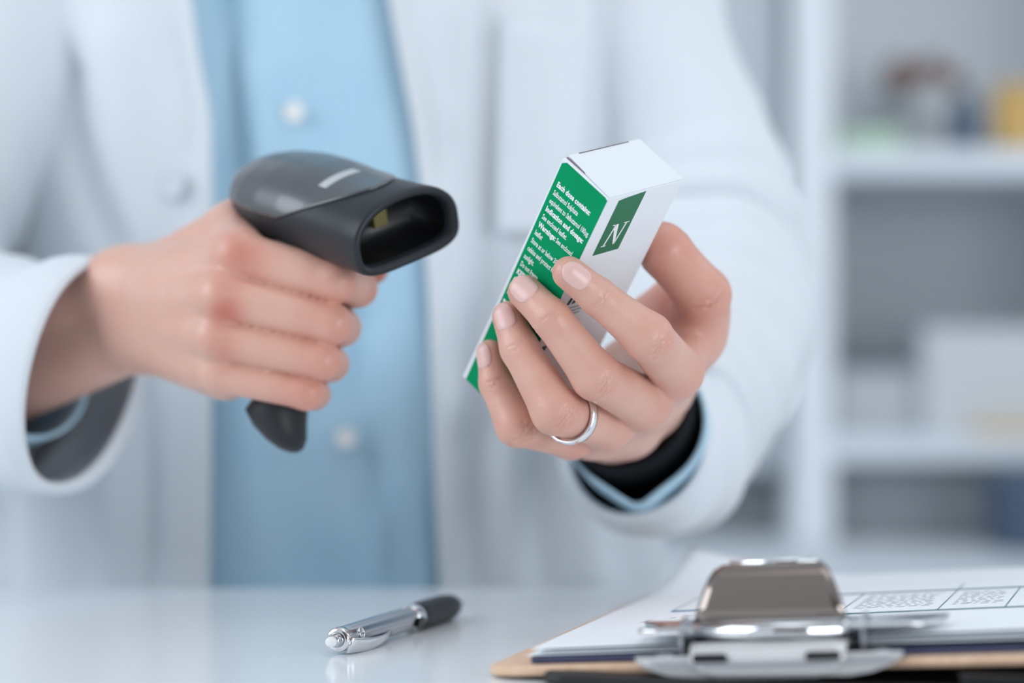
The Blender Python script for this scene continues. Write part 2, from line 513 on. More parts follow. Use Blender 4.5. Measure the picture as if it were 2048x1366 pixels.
pr_ += [capsule(wrA, wrB, .0185, .0175), capsule(wrA, fA, .0185, .022), capsule(wrB, fB, .0175, .022),
        capsule(th[0], th[1], .016, .0125), capsule(nP(1352, 742, 1.055), th[1], .0095, .010),
        capsule(nP(1300, 800, 1.085), nP(1330, 720, 1.092), .013, .014),
        capsule(nP(1388, 650, 1.088), nP(1308, 640, 1.104), .0130, .0125),
        capsule(nP(1402, 612, 1.082), nP(1350, 604, 1.098), .0125, .0120),
        capsule(nP(1370, 700, 1.08), nP(1300, 668, 1.104), .0120, .0115),
        capsule(nP(1310, 765, 1.078), nP(1252, 742, 1.108), .0120, .0125), capsule(nP(1252, 742, 1.108), wr, .013, .015),
        capsule(nP(1200, 850, 1.095), nP(1255, 850, 1.125), .015, .016)]
palmR = blend(pr_, .011)
fR = [finger(j, r) for j, r in J.values()]
thumbR = finger(th[1:], [.0125, .0120, .0113], extra=[capsule(th[3], nP(1322, 491, 1.053), .0110, .0102)], k=.005)
def handR(p):
    d = palmR(p); base = d
    for q in fR: d = np.minimum(d, smin(base, q(p), .0055))
    d = smin(d, thumbR(p), .006) if False else np.minimum(d, smin(base, thumbR(p), .008))
    return np.maximum(d, -box_sdf(p, .0002))

# ---- hand gripping the scanner
S = {
 'index':  ([nP(478, 512, 1.082), nP(672, 562, 1.070), nP(716, 576, 1.092), nP(688, 590, 1.112)], [.0110, .0094, .0084, .0078]),
 'middle': ([nP(442, 592, 1.076), nP(664, 648, 1.070), nP(684, 655, 1.093), nP(640, 660, 1.118)], [.0102, .0089, .0082, .0078]),
 'ring':   ([nP(432, 674, 1.080), nP(644, 722, 1.072), nP(662, 728, 1.094), nP(620, 728, 1.118)], [.0096, .0083, .0077, .0074]),
 'pinky':  ([nP(438, 744, 1.088), nP(612, 785, 1.078), nP(628, 788, 1.097), nP(590, 785, 1.115)], [.0092, .0077, .0070, .0068]),
}
w2A, w2B = nP(252, 577, 1.150), nP(290, 662, 1.145)
e2A, e2B = nP(-150, 715, 1.255), nP(-120, 800, 1.25)
ps = []
for k, (j, r) in S.items():
    b = {'index': w2A, 'middle': w2A * .65 + w2B * .35, 'ring': w2A * .35 + w2B * .65, 'pinky': w2B}[k]
    ps.append(capsule(j[0], b, r[0] * 1.0, .0165))
th2 = [nP(300, 570, 1.155), nP(478, 468, 1.128), nP(630, 490, 1.150), nP(738, 530, 1.128)]
ps += [capsule(w2A, w2B, .0180, .0172), capsule(w2A, e2A, .0185, .027), capsule(w2B, e2B, .0170, .027),
       capsule(th2[0], th2[1], .0165, .0155), capsule(nP(478, 505, 1.09), th2[1], .012, .0135),
       capsule(nP(452, 742, 1.105), w2B, .0135, .016)]
palmL = blend(ps, .012)
fL = [finger(j, r) for j, r in S.values()]
thumbL = finger(th2[1:], [.0135, .0112, .0098], k=.005)
def handL(p):
    base = palmL(p); d = base
    for q in fL: d = np.minimum(d, smin(base, q(p), .005))
    return np.minimum(d, smin(base, thumbL(p), .009))

# ---- torso and arms (under the clothes)
TX, TY = -0.105, 1.485      # torso axis
TA, TBd = 0.185, 0.108      # half width / half depth
ident = np.eye(3)
elbR = nP(1400, 640, 1.37); shR = np.array([0.045, 1.475, 1.40]); armR = nP(1375, 330, 1.43)
elbL = nP(-310, 703, 1.305); shL = np.array([-0.265, 1.475, 1.40]); armL = np.array([-0.298, 1.44, 1.22]); armL2 = np.array([-0.341, 1.386, 1.10])
body_ = blend([ellip((TX, TY, .95), ident, (TA * .9, TBd * .9, .34)), ellip((TX, TY, 1.27), ident, (TA * .95, TBd * .92, .24)),
               capsule((TX, TY, 1.45), (TX, TY, 1.56), .058, .055),
               capsule(shL, shR, .05, .05), capsule(shR, armR, .04, .038), capsule(armR, elbR, .038, .034), capsule(elbR, (fA + fB) / 2, .034, .027),
               capsule(shL, armL, .04, .038), capsule(armL, armL2, .038, .036), capsule(armL2, elbL, .036, .033), capsule(elbL, (e2A + e2B) / 2, .033, .029),
               capsule((TX - .09, TY, .8), (TX - .10, TY, .42), .085, .06), capsule((TX + .09, TY, .8), (TX + .10, TY, .42), .085, .06),
               capsule((TX - .10, TY, .42), (TX - .10, TY + .02, .07), .055, .04), capsule((TX + .10, TY, .42), (TX + .10, TY + .02, .07), .055, .04),
               capsule((TX - .10, TY + .03, .035), (TX - .11, TY - .14, .03), .036, .028), capsule((TX + .10, TY + .03, .035), (TX + .11, TY - .14, .03), .036, .028)], .03)

V1, Q1 = surface_nets(handR, nP(1224, 700, 1.12) - [.085, .15, .085], nP(1224, 700, 1.12) + [.085, .12, .085], .00065)
V2, Q2 = surface_nets(handL, (-.245, 1.03, .965), (-.035, 1.215, 1.10), .0011)
V3, Q3 = surface_nets(body_, (-.50, 1.12, 0.0), (.30, 1.68, 1.62), .009)

def grad(f, p, e=.0004):
    g = np.stack([f(p + np.eye(3)[i] * e) - f(p - np.eye(3)[i] * e) for i in range(3)], 1)
    return g / (np.linalg.norm(g, axis=1)[:, None] + 1e-12)

view = np.array([0, -1, 0])
def wrinkles(V, f, joints_list):
    """fine skin creases over the finger joints, cut along the surface normal"""
    disp = np.zeros(len(V))
    for (pa, pj, pb, lines, depth, span) in joints_list:
        ax = (pb - pa) / np.linalg.norm(pb - pa)
        q = V - pj
        s = q @ ax
        near = (np.abs(s) < .012) & (np.linalg.norm(q, axis=1) < .018)
        idx = np.where(near)[0]
        if not len(idx): continue
        qq = q[idx]; ss = s[idx]
        nrm = qq - ss[:, None] * ax
        dirs = nrm / (np.linalg.norm(nrm, axis=1)[:, None] + 1e-9)
        vw = view - (view @ ax) * ax; vw = vw / np.linalg.norm(vw)
        cr = np.cross(ax, vw)
        ang = np.arctan2(dirs @ cr, dirs @ vw)
        for (s0, a0, aw, bow, dep) in lines:
            wob = .0004 * np.sin(ang * 7 + s0 * 2000) + .00025 * np.sin(ang * 17 + s0 * 900)
            prof = np.exp(-((ss - s0 - bow * (ang - a0) ** 2 + wob) / .00055) ** 2)
            win = np.exp(-((ang - a0) / aw) ** 4)
            disp[idx] -= dep * depth * prof * win
    N = grad(f, V)
    return V + N * disp[:, None]

lines_pip = [(-.0045, .1, .5, .002, .7), (-.0022, 0, .7, .0012, 1.0), (-.0003, .05, .75, .0003, .9), (.0019, -.05, .65, -.001, 1.0), (.0040, 0, .5, -.002, .7)]
lines_dip = [(-.0014, .0, .55, .001, .6), (.0006, .0, .6, -.0006, .9)]
WL = []
for k, (j, r) in J.items():
    WL.append((j[0], j[1], j[2], lines_pip, .0007, 0))
    WL.append((j[1], j[2], j[3], lines_dip, .0006, 0))
V1 = wrinkles(V1, handR, WL)

V1 = wrinkles(V1, handR, [(th[1], th[2], th[3], [(.004, 0, .8, .001, 1.3), (.0065, .1, .6, .001, .7), (.001, .1, .6, 0, .6)], .0008, 0)])

# redness over knuckles and fingertips, plus painted shade in the thumb crook
def flush_and_shade(V, pts):
    a = np.zeros(len(V))
    for p, r, s in pts:
        a = np.maximum(a, s * np.exp(-((np.linalg.norm(V - p, axis=1) / r) ** 2)))
    return a
fp = []
for k, (j, r) in J.items():
    fp += [(j[1], .014, .30), (j[2], .011, .28), (j[3], .012, .42), (j[0], .016, .35)]
fp += [(th[3], .016, .8), (nP(1345, 610, 1.08), .02, 1.0), (th[2], .018, .55)]  # middle spot: dark red shade between thumb and index, painted into the skin
fl1 = flush_and_shade(V1, fp)
fp2 = [(nP(450, 625, 1.066), .0085, 1.0), (nP(470, 500, 1.066), .013, .8), (nP(455, 560, 1.066), .010, .5), (nP(446, 700, 1.07), .009, .5), (nP(520, 430, 1.11), .014, .6), (nP(735, 530, 1.12), .02, .9)]
for k, (j, r) in S.items():
    fp2 += [(j[1], .013, .6), (j[2], .012, .5), (j[0] * .5 + j[1] * .5, .010, .1)]
fl2 = flush_and_shade(V2, fp2)

nV = len(V1) + len(V2) + len(V3)
VV = np.concatenate([V1, V2, V3]); QQ = np.concatenate([Q1, Q2 + len(V1), Q3 + len(V1) + len(V2)])
cen = np.array([TX, TY, 0.0])
me = bpy.data.meshes.new('person')
me.vertices.add(nV); me.vertices.foreach_set('co', (VV - cen).ravel())
me.loops.add(len(QQ) * 4); me.loops.foreach_set('vertex_index', QQ.ravel().astype(np.int32))
me.polygons.add(len(QQ)); me.polygons.foreach_set('loop_start', np.arange(0, len(QQ) * 4, 4, dtype=np.int32))
me.polygons.foreach_set('loop_total', np.full(len(QQ), 4, np.int32))
me.polygons.foreach_set('use_smooth', np.ones(len(QQ), bool))
at = me.attributes.new('flush_and_shade', 'FLOAT', 'POINT')
at.data.foreach_set('value', np.concatenate([fl1, fl2, np.zeros(len(V3))]).astype(np.float32))
me.materials.append(M_skin)
me.update(); me.validate()
person = bpy.data.objects.new('person', me)
link(person, Matrix.Translation(Vector(cen)))
props(person, 'person in open white coat and blue shirt behind the desk, holding scanner and medicine box', 'person')

# ---- fingernails: plates resting on the fingertip surface
def nail(f, c, axis, n, L, W, rad):
    """c: point on the finger's own axis under the nail"""
    axis = axis / np.linalg.norm(axis); n = n - (n @ axis) * axis; n /= np.linalg.norm(n)
    side = np.cross(axis, n)
    nu, nv = 19, 17
    pts = []
    for i in range(nv):
        v_ = i / (nv - 1) * 2 - 1
        for j in range(nu):
            u_ = j / (nu - 1) * 2 - 1
            half = (1 - abs(v_) ** (3.4 if v_ > 0 else 3.0)) ** .45
            q = u_ * half * W / 2 / rad
            pts.append(c + axis * v_ * L / 2 + (side * math.sin(q) + n * math.cos(q)) * (rad + .0015 - .0035 * max(0, v_) ** 2))
    p = np.array(pts)
    for it in range(8):
        p = p - grad(f, p) * f(p)[:, None]
    g = grad(f, p)
    lift = []
    for i in range(nv):
        v_ = i / (nv - 1) * 2 - 1
        for j in range(nu):
            u_ = abs(j / (nu - 1) * 2 - 1)
            lift.append(.00050 - .00060 * u_ ** 8 - (.0006 * abs(v_) ** 10 if v_ < 0 else 0))
    p = p + g * np.array(lift)[:, None]
    Fq = [(i * nu + j, i * nu + j + 1, (i + 1) * nu + j + 1, (i + 1) * nu + j) for i in range(nv - 1) for j in range(nu - 1)]
    return mesh('fingernail', p, Fq, M_nail, person, thick=.0004, weld=True)
nail_specs = {'index': (-.0012, (-.42, -1, .50), .0130, .0112), 'middle': (-.0014, (-.22, -1, .36), .0136, .0124),
              'ring': (-.0012, (-.38, -1, .22), .0124, .0106), 'pinky': (-.0010, (-.85, -1, .12), .0112, .0090)}
for k, (ds, n, L_, W_) in nail_specs.items():
    j, rr = J[k]
    ax = (j[3] - j[2]) / np.linalg.norm(j[3] - j[2])
    nail(handR, j[3] + ax * ds, ax, np.array(n, float), L_, W_, rr[3])
axt = th[3] - th[2]; axt = axt / np.linalg.norm(axt)
nail(handR, th[3] + axt * .001, axt, np.array([-.1, .6, 1.0]), .013, .0125, .0104)

# ---- ring on the ring finger
def torus_band(c, axis, R, wid, th_):
    axis = Vector(axis).normalized(); a = axis.orthogonal().normalized(); b = axis.cross(a)
    prof = [(R, -wid / 2), (R + th_ * .7, -wid / 2 * .9), (R + th_, 0), (R + th_ * .7, wid / 2 * .9), (R, wid / 2), (R - .0001, 0)]
    rings = []
    for k in range(64):
        q = 2 * math.pi * k / 64
        dr = a * math.cos(q) + b * math.sin(q)
        rings.append([Vector(c) + dr * r + axis * z for r, z in prof])
    V, Fc = loft(rings, False, False)
    n = len(prof); m = 63 * n
    for j in range(n): Fc.append((m + j, m + (j + 1) % n, (j + 1) % n, j))
    return V, Fc
jr = J['ring'][0]
rc = jr[1] * .74 + jr[0] * .26
v, f = torus_band(Vector(rc) + Vector((.0006, 0, -.0008)), jr[0] - jr[1], .0107, .0052, .0017)
o = mesh('ring', v, f, M_steelring, person, bevel=0)
o['label'] = 'plain silver ring on the ring finger'

# ---------------------------------------------------------------- clothes
def interp(tab, y):
    ys = [t[0] for t in tab]; xs = [t[1] for t in tab]
    return float(np.interp(y, ys, xs))
DF = 1.375
L_edge = [(-900, 330), (0, 386), (100, 398), (230, 424), (400, 432), (1500, 425)]
R_edge = [(-900, 640), (0, 778), (150, 806), (260, 828), (400, 845), (600, 858), (900, 868), (1500, 890)]

def torso_r(z):
    s = 1.0 + .03 * math.sin((z - .9) * 5)
    if z > 1.36: s *= 1 - ((z - 1.36) / .22) ** 2 * .35
    return s

def ell_pt(th_, z, off):
    """th_=0 points to the camera (-Y), positive to +X"""
    s = torso_r(z); p = .82
    sx, cx = math.sin(th_), math.cos(th_)
    X_ = TX + (TA * s + off) * math.copysign(abs(sx) ** p, sx)
    Y_ = TY - (TBd * s + off) * math.copysign(abs(cx) ** p, cx)
    return Vector((X_, Y_, z))

def th_of_x(X_, z, off):
    s = torso_r(z)
    q = (X_ - TX) / (TA * s + off); q = max(-1, min(1, q))
    return math.asin(math.copysign(abs(q) ** (1 / .82), q))

def fold_disp(folds, px, py):
    d = 0
    for pts, wid, amp in folds:
        best = 1e9; tt = 0
        for (x0, y0), (x1, y1) in zip(pts[:-1], pts[1:]):
            dx, dy = x1 - x0, y1 - y0
            t = max(0, min(1, ((px - x0) * dx + (py - y0) * dy) / (dx * dx + dy * dy)))
            q = math.hypot(px - x0 - t * dx, py - y0 - t * dy)
            best = min(best, q)
        d += amp * math.exp(-(best / wid) ** 2)
    return d

def cloth_noise(p, s, amp, seed=0):
    return amp * noise.noise(Vector((p[0] * s, p[1] * s, p[2] * s * .35 + seed)))

coat_folds = [
    # (polyline in photo pixels, width px, amplitude m): negative = valley
    ([(128, 120), (140, 260), (185, 390), (238, 500)], 30, -.012),
    ([(215, 90), (245, 300), (290, 480)], 60, .007),
    ([(330, 60), (395, 230), (385, 330)], 26, -.003),
    ([(395, 330), (398, 1200)], 22, .0028),
    ([(285, 760), (292, 980), (300, 1200)], 13, -.0045),
    ([(350, 760), (352, 1200)], 34, .005),
    ([(215, 900), (225, 1200)], 36, .006),
    ([(120, 1000), (150, 1200)], 40, -.006),
    ([(965, 60), (980, 300), (985, 620)], 26, -.0065),
    ([(900, 0), (905, 300), (915, 800)], 46, .007),
    ([(810, 10), (870, 180), (880, 330)], 24, -.004),
    ([(830, 40), (900, 260)], 16, .003),
    ([(1060, 80), (1060, 500)], 55, .007),
    ([(1195, -60), (1205, 320)], 28, -.010),
    ([(960, 640), (955, 1200)], 24, -.007),
    ([(1010, 880), (1020, 1200)], 30, .007),
    ([(1085, 930), (1100, 1200)], 28, -.007),
    ([(1160, 980), (1185, 1200)], 34, .008),
    ([(905, 800), (912, 1200)], 30, .005),
    ([(1240, 1040), (1290, 1200)], 30, -.006),
]

def coat_panel(side, z0, z1, nz=90, nt=110):
    V = []; 
    for i in range(nz + 1):
        z = z0 + (z1 - z0) * i / nz
        py = HY + (CAMZ - z) * F / DF
        xe = X(interp(L_edge if side < 0 else R_edge, py), DF)
        off0 = .012
        te = th_of_x(xe, z, off0)
        tend = side * math.radians(178)
        for j in range(nt + 1):
            q = j / nt
            q = q ** 1.35
            t = te + (tend - te) * q
            p = ell_pt(t, z, off0)
            n = (ell_pt(t, z, off0 + .01) - p).normalized()
            px = 1024 + p.x / p.y * F; pyy = HY + (CAMZ - p.z) / p.y * F
            dd = 0
            if p.y < TY: dd += fold_disp(coat_folds, px, pyy) * min(1, (TY - p.y) / .05)
            dd += cloth_noise(p, 9, .006, 3) + cloth_noise(p, 22, .0028, 7)
            if j < 6: dd = dd * .6 + .0015
            if z < TZ + .0: dd += max(0, (TZ - z)) * .06
            V.append(p + n * dd)
    n1 = nt + 1
    Fc = [(i * n1 + j, i * n1 + j + 1, (i + 1) * n1 + j + 1, (i + 1) * n1 + j) for i in range(nz) for j in range(nt)]
    return V, Fc

va, fa = coat_panel(-1, .42, 1.47)
vb, fb = coat_panel(1, .42, 1.47)
v, f = merge((va, fa), (vb, fb))
coat = mesh('lab_coat', v, f, M_coat, person, thick=.0022, weld=True)
coat['label'] = 'white lab coat worn open'

# shirt
V = []; nz, nt = 80, 60
shirt_folds = [([(700, 620), (745, 900), (800, 1200)], 24, -.011), ([(760, 700), (800, 1000), (840, 1200)], 26, .006),
               ([(640, -20), (650, 120)], 14, -.003), ([(655, 150), (668, 330)], 10, -.0022),
               ([(425, -150), (450, 150), (466, 300), (470, 620)], 30, -.013), ([(515, 120), (530, 330)], 30, .006),
               ([(560, 900), (600, 1150)], 26, -.003), ([(500, 820), (520, 1150)], 30, .003),
               ([(640, 930), (655, 1180)], 20, -.0025)]
for i in range(nz + 1):
    z = .45 + 1.02 * i / nz
    for j in range(nt + 1):
        t = math.radians(-78 + 156 * j / nt)
        p = ell_pt(t, z, .0)
        n = (ell_pt(t, z, .01) - p).normalized()
        px = 1024 + p.x / p.y * F; pyy = HY + (CAMZ - p.z) / p.y * F
        dd = fold_disp(shirt_folds, px, pyy) + cloth_noise(p, 12, .003, 11) + cloth_noise(p, 30, .0012, 5)
        # button placket: a raised strip with a step at each side
        xl, xr = 548 + (pyy - 225) * .155, 655 + (pyy - 225) * .155
        dd += .0016 * float(sstep(xl - 5, xl + 5, px) * (1 - sstep(xr - 5, xr + 5, px)))
        V.append(p + n * dd)
n1 = nt + 1
Fc = [(i * n1 + j, i * n1 + j + 1, (i + 1) * n1 + j + 1, (i + 1) * n1 + j) for i in range(nz) for j in range(nt)]
shirt = mesh('shirt', V, Fc, M_shirt, person, thick=.0015)
shirt['label'] = 'light blue button-up shirt'

def button(px, py, parent, m, r, off, label=None):
    z = Z(py, DF); x = X(px, DF)
    t = th_of_x(x, z, off)
    p = ell_pt(t, z, off); n = (ell_pt(t, z, off + .01) - p).normalized()
    prof = [(0, r * .9), (.0008, r), (.0018, r * .98), (.0022, r * .86), (.0019, r * .72), (.0015, r * .2)]
    vv, ff = lathe(prof, 28, 'z')
    rot = Vector((0, 0, 1)).rotation_difference(n).to_matrix().to_4x4()
    M = Matrix.Translation(p) @ rot
    vv = [M @ Vector(q) for q in vv]
    holes = []
    for hx, hy in ((-1, -1), (1, -1), (-1, 1), (1, 1)):
        a, b = lathe([(.0014, .0006), (.0017, .0006)], 8, 'z')
        holes.append(([M @ Vector((q[0] + hx * r * .25, q[1] + hy * r * .25, q[2])) for q in a], b))
    v2, f2 = merge((vv, ff), *holes)
    o = mesh('button', v2, f2, m, parent)
    return o
for px, py in ((590, 226), (642, 552), (692, 876)):
    button(px, py, shirt, M_button, .0062, .0042)
button(350, 372, coat, M_tbody, .0085, .0145)

# breast pocket and hem seam on the coat
def patch(x0, x1, y0, y1, off, name, parent, m, nx=18, ny=24, stripe=None):
    V = []
    for i in range(ny + 1):
        for j in range(nx + 1):
            px = x0 + (x1 - x0) * j / nx; py = y0 + (y1 - y0) * i / ny
            z = Z(py, DF); t = th_of_x(X(px, DF), z, off)
            p = ell_pt(t, z, off); n = (ell_pt(t, z, off + .01) - p).normalized()
            V.append(p + n * (fold_disp(coat_folds, px, py) + .0035))
    Fc = [(i * (nx + 1) + j, i * (nx + 1) + j + 1, (i + 1) * (nx + 1) + j + 1, (i + 1) * (nx + 1) + j) for i in range(ny) for j in range(nx)]
    return mesh(name, V, Fc, m, parent, thick=.0018)
patch(992, 1172, 42, 470, .013, 'breast_pocket', coat, M_coat)

# sleeves: tubes with gathers, open at the cuff
def sleeve(name, path, rads, parent, m, seed, nseg=56, steps=90, gather=(), tilt=None, noise_amp=1.0, thick=.0022, squash=1.0):
    pts = [Vector(p) for p in path]; n = len(pts)
    def cr(vals, u):
        i = min(int(u), n - 2); t = u - i
        g = lambda k: vals[max(0, min(n - 1, k))]
        a, b, c, d = g(i - 1), g(i), g(i + 1), g(i + 2)
        return (b * 2 + (c - a) * t + (a * 2 - b * 5 + c * 4 - d) * t * t + (b * 3 - a - c * 3 + d) * t ** 3) * .5
    rings = []; prev = None
    L = 0; last = None
    for i in range(steps + 1):
        u = (n - 1) * i / steps
        p = cr(pts, u); tn = (cr(pts, min(u + .03, n - 1)) - cr(pts, max(u - .03, 0))).normalized()
        r = cr(rads, u)
        if last is not None: L += (p - last).length
        last = p.copy()
        a = Vector((0, 0, 1)).cross(tn) if prev is None else prev - tn * prev.dot(tn)
        a.normalize(); prev = a; b = tn.cross(a)
        if tilt is not None and u > n - 2:
            k = u - (n - 2)
            tl = (tn * (1 - k) + Vector(tilt) * k).normalized()
            a2 = (a - tl * a.dot(tl)).normalized(); b2 = tl.cross(a2)
        else: a2, b2 = a, b
        ring = []
        for k in range(nseg):
            q = 2 * math.pi * k / nseg
            dr = a2 * math.cos(q) + b2 * math.sin(q) * squash
            sp = p + dr * r
            dd = cloth_noise(sp, 13, .012 * noise_amp, seed) + cloth_noise(sp, 30, .005 * noise_amp, seed + 9)
            for (u0, uw, freq, amp, ph) in gather:
                dd += amp * math.exp(-((u - u0) / uw) ** 2) * math.sin(L * freq + 1.2 * math.sin(q + ph) + ph)
            if u > n - 1.25: dd *= .35 + .65 * (n - 1 - u) / .25 if u > n - 1.25 else 1
            ring.append(sp + dr * dd)
        rings.append(ring)
    v, f = loft(rings, False, False)
    return mesh(name, v, f, m, parent, thick=thick)

sl = sleeve('sleeve', [(.0, 1.475, 1.47), (.045, 1.475, 1.36), P(1285, 90, 1.45), P(1385, 330, 1.43), P(1400, 560, 1.39), P(1388, 670, 1.31), P(1300, 880, 1.24), P(1277, 868, 1.186)],
       [.062, .066, .060, .060, .061, .057, .0480, .0402], coat, M_coat, 21,
       gather=[(4.2, 1.0, 190, .0045, .5), (6.0, .8, 260, .003, 2.0)], tilt=(-.48, -.84, .22))
sl['label'] = 'coat sleeve with loose turned cuff'
s2 = sleeve('sleeve', [(-.245, 1.475, 1.47), (-.295, 1.465, 1.36), (-.298, 1.44, 1.22), (-.342, 1.385, 1.10), P(-330, 700, 1.31), P(-120, 745, 1.26), P(60, 750, 1.20), P(172, 740, 1.165)],
       [.062, .063, .060, .060, .062, .058, .056, .0555], coat, M_coat, 33,
       gather=[(3.6, .8, 170, .005, 1.0), (5.2, .6, 200, .0035, 0)], tilt=(.93, -.29, -.23))

# shirt cuffs inside the coat sleeves
def cuff(c, axis, R0, R1, L, m, parent, name, label=None, notch=None, squash=.8, thick=.0022, wide=None):
    axis = Vector(axis).normalized()
    a = Vector((0, 0, 1)).cross(axis).normalized() if wide is None else (Vector(wide) - axis * Vector(wide).dot(axis)).normalized()
    b = axis.cross(a)
    dn = Vector((.05, 0, -1)); qn = math.atan2(dn.dot(b), dn.dot(a))
    rings = []
    for i in range(13):
        t = i / 12
        r = R0 + (R1 - R0) * t
        ring = []
        for k in range(48):
            q = 2 * math.pi * k / 48
            ln = L; rr_ = r
            if notch is not None:
                dq = abs((q - qn + math.pi) % (2 * math.pi) - math.pi)
                rr_ = r * (1 + .16 * math.exp(-(dq / .30) ** 2)); ln = L - .007 * math.exp(-(dq / .10) ** 2)
            ring.append(Vector(c) + axis * (t * ln) + a * rr_ * math.cos(q) + b * rr_ * squash * math.sin(q))
        rings.append(ring)
    v, f = loft(rings, False, False)
    o = mesh(name, v, f, m, parent, thick=thick)
    if label: o['label'] = label
    return o
fdR = (wrA + wrB) / 2 - (fA + fB) / 2
wrm, ffm = (wrA + wrB) / 2, (fA + fB) / 2
LR = float(np.linalg.norm(ffm - wrm)); wide_ = wrA - wrB
cuff(wrm * .1 + ffm * .9, fdR, .0345, .0356, LR * .66, M_shirt, shirt, 'cuff', notch=1.57, squash=1.02, wide=wide_)
cuff(wrm * .35 + ffm * .65, fdR, .0325, .0312, LR * .60, M_knit, person, 'wristband', 'black knitted band around the wrist', squash=.84, wide=wide_)
fdL = (w2A + w2B) / 2 - (e2A + e2B) / 2
cuff(P(-40, 760, 1.215), fdL, .040, .038, .040, M_shirt, shirt, 'cuff', squash=1.0)

# trousers and shoes: standing behind the desk
v, f = [], []
def leg_tube(x):
    return tube([(x, TY, .98), (x, TY, .80), (x * 1.0, TY, .42), (x, TY + .02, .07)], [.085, .098, .075, .062], 24, False)
a = leg_tube(TX - .095); b = leg_tube(TX + .095)
v, f = merge(a, b)
mesh('trousers', v, f, mat('dark_cotton', (.03, .035, .05), rough=.9), person, thick=-.004)

# ---------------------------------------------------------------- medicine box
mb = empty('medicine_box', BM, 'green and white medicine carton with a white N, held upright in the left hand', 'medicine box')
hx, hy, hz = BW / 2, BD / 2, BL / 2
v, f = box_vf(-hx, hx, -hy, hy, -hz, hz)
carton_o = mesh('carton', v, f, M_cartonw, mb, smooth=False, bevel=.0006, local=BM)
# top flap: slightly lifted lid with tuck, and the dust flap below it
E_ = .0004
top_v = [(-hx + .0004, -hy + .0028, hz + .0002), (hx - .0002, -hy + .0004, hz + .0002), (hx - .0002, hy - .0003, hz + .0002), (-hx + .0004, hy - .0003, hz + .0002),
         (-hx + .0004, -hy + .0028, hz + .0010), (hx - .0002, -hy + .0004, hz + .0007), (hx - .0002, hy - .0003, hz + .0006), (-hx + .0004, hy - .0003, hz + .0010)]
top_f = [(0, 3, 2, 1), (4, 5, 6, 7), (0, 1, 5, 4), (1, 2, 6, 5), (2, 3, 7, 6), (3, 0, 4, 7)]
mesh('top_flap', top_v, top_f, M_cartonw, mb, smooth=False, local=BM)
v, f = box_vf(-hx + .0005, -hx + .0009, -hy + .009, hy - .008, hz + .0004, hz + .0012)
o = mesh('tuck_slot', v, f, M_slot, mb, smooth=False, local=BM); o['label'] = 'dark slit of the tucked flap'
v, f = box_vf(-hx + .0006, hx - .0006, -hy + .0018, -hy + .0021, hz, hz + .0006)
o = mesh('flap_gap', v, f, M_slot, mb, smooth=False, local=BM); o['label'] = 'thin dark gap beside the flap'
# green side panel: leaves a white margin widening towards the bottom
def quad_plate(name, pts, m, parent, e=.00006):
    """thin printed area; pts local 3D in order"""
    n = (Vector(pts[1]) - Vector(pts[0])).cross(Vector(pts[2]) - Vector(pts[0])).normalized()
    k = len(pts)
    vv = [tuple(Vector(p)) for p in pts] + [tuple(Vector(p) + n * e) for p in pts]
    ff = [tuple(range(k - 1, -1, -1)), tuple(range(k, 2 * k))] + [(i, (i + 1) % k, (i + 1) % k + k, i + k) for i in range(k)]
    return mesh(name, vv, ff, m, parent, smooth=False, local=BM)
y_ = -hy - .00002
o = quad_plate('green_panel', [(-hx + .0024, y_, -hz + .0004), (hx - .0003, y_, -hz + .0004), (hx - .0003, y_, hz - .0012), (hx - .0020, y_, hz - .0006), (-hx + .0030, y_, hz - .0004), (-hx + .0008, y_, hz - .0022)], M_green, mb)
x_ = hx + .00002
# dark green emblem panel on the front
ya, yb = -hy + .0078 , -hy + .0246
zt, zb = hz - .0009, hz - .0318
emb = quad_plate('emblem_panel', [(x_, ya, zb), (x_, yb, zb), (x_, yb, zt), (x_, ya + .004, zt - .001), (x_, ya, zt - .0016)], M_dgreen, mb)
# serif italic N
def poly_plate(name, polys, to3, m, parent, e=.00010, base=.00008):
    vv, ff = [], []
    for pl in polys:
        k = len(pl); s = len(vv)
        vv += [to3(p, base) for p in pl] + [to3(p, base + e) for p in pl]
        ff += [tuple(s + i for i in range(k - 1, -1, -1)), tuple(s + k + i for i in range(k))]
        ff += [(s + i, s + (i + 1) % k, s + (i + 1) % k + k, s + i + k) for i in range(k)]
    return mesh(name, vv, ff, m, parent, smooth=False, local=BM)
N_polys = [
    [(.02, .0), (.30, .0), (.30, .035), (.02, .035)],
    [(.12, .03), (.20, .03), (.38, .97), (.30, .97)],
    [(.16, .965), (.38, .965), (.38, 1.0), (.16, 1.0)],
    [(.24, 1.0), (.48, 1.0), (.82, .0), (.70, .0)],
    [(.73, .0), (.80, .0), (.99, .97), (.91, .97)],
    [(.80, .965), (1.10, .965), (1.10, 1.0), (.80, 1.0)]]
nw, nh = .0112, .0115
poly_plate('letter', N_polys, lambda p, b: (x_ + b, ya + .0026 + p[0] * nw, zb + .0040 + p[1] * nh), M_inkw, mb)

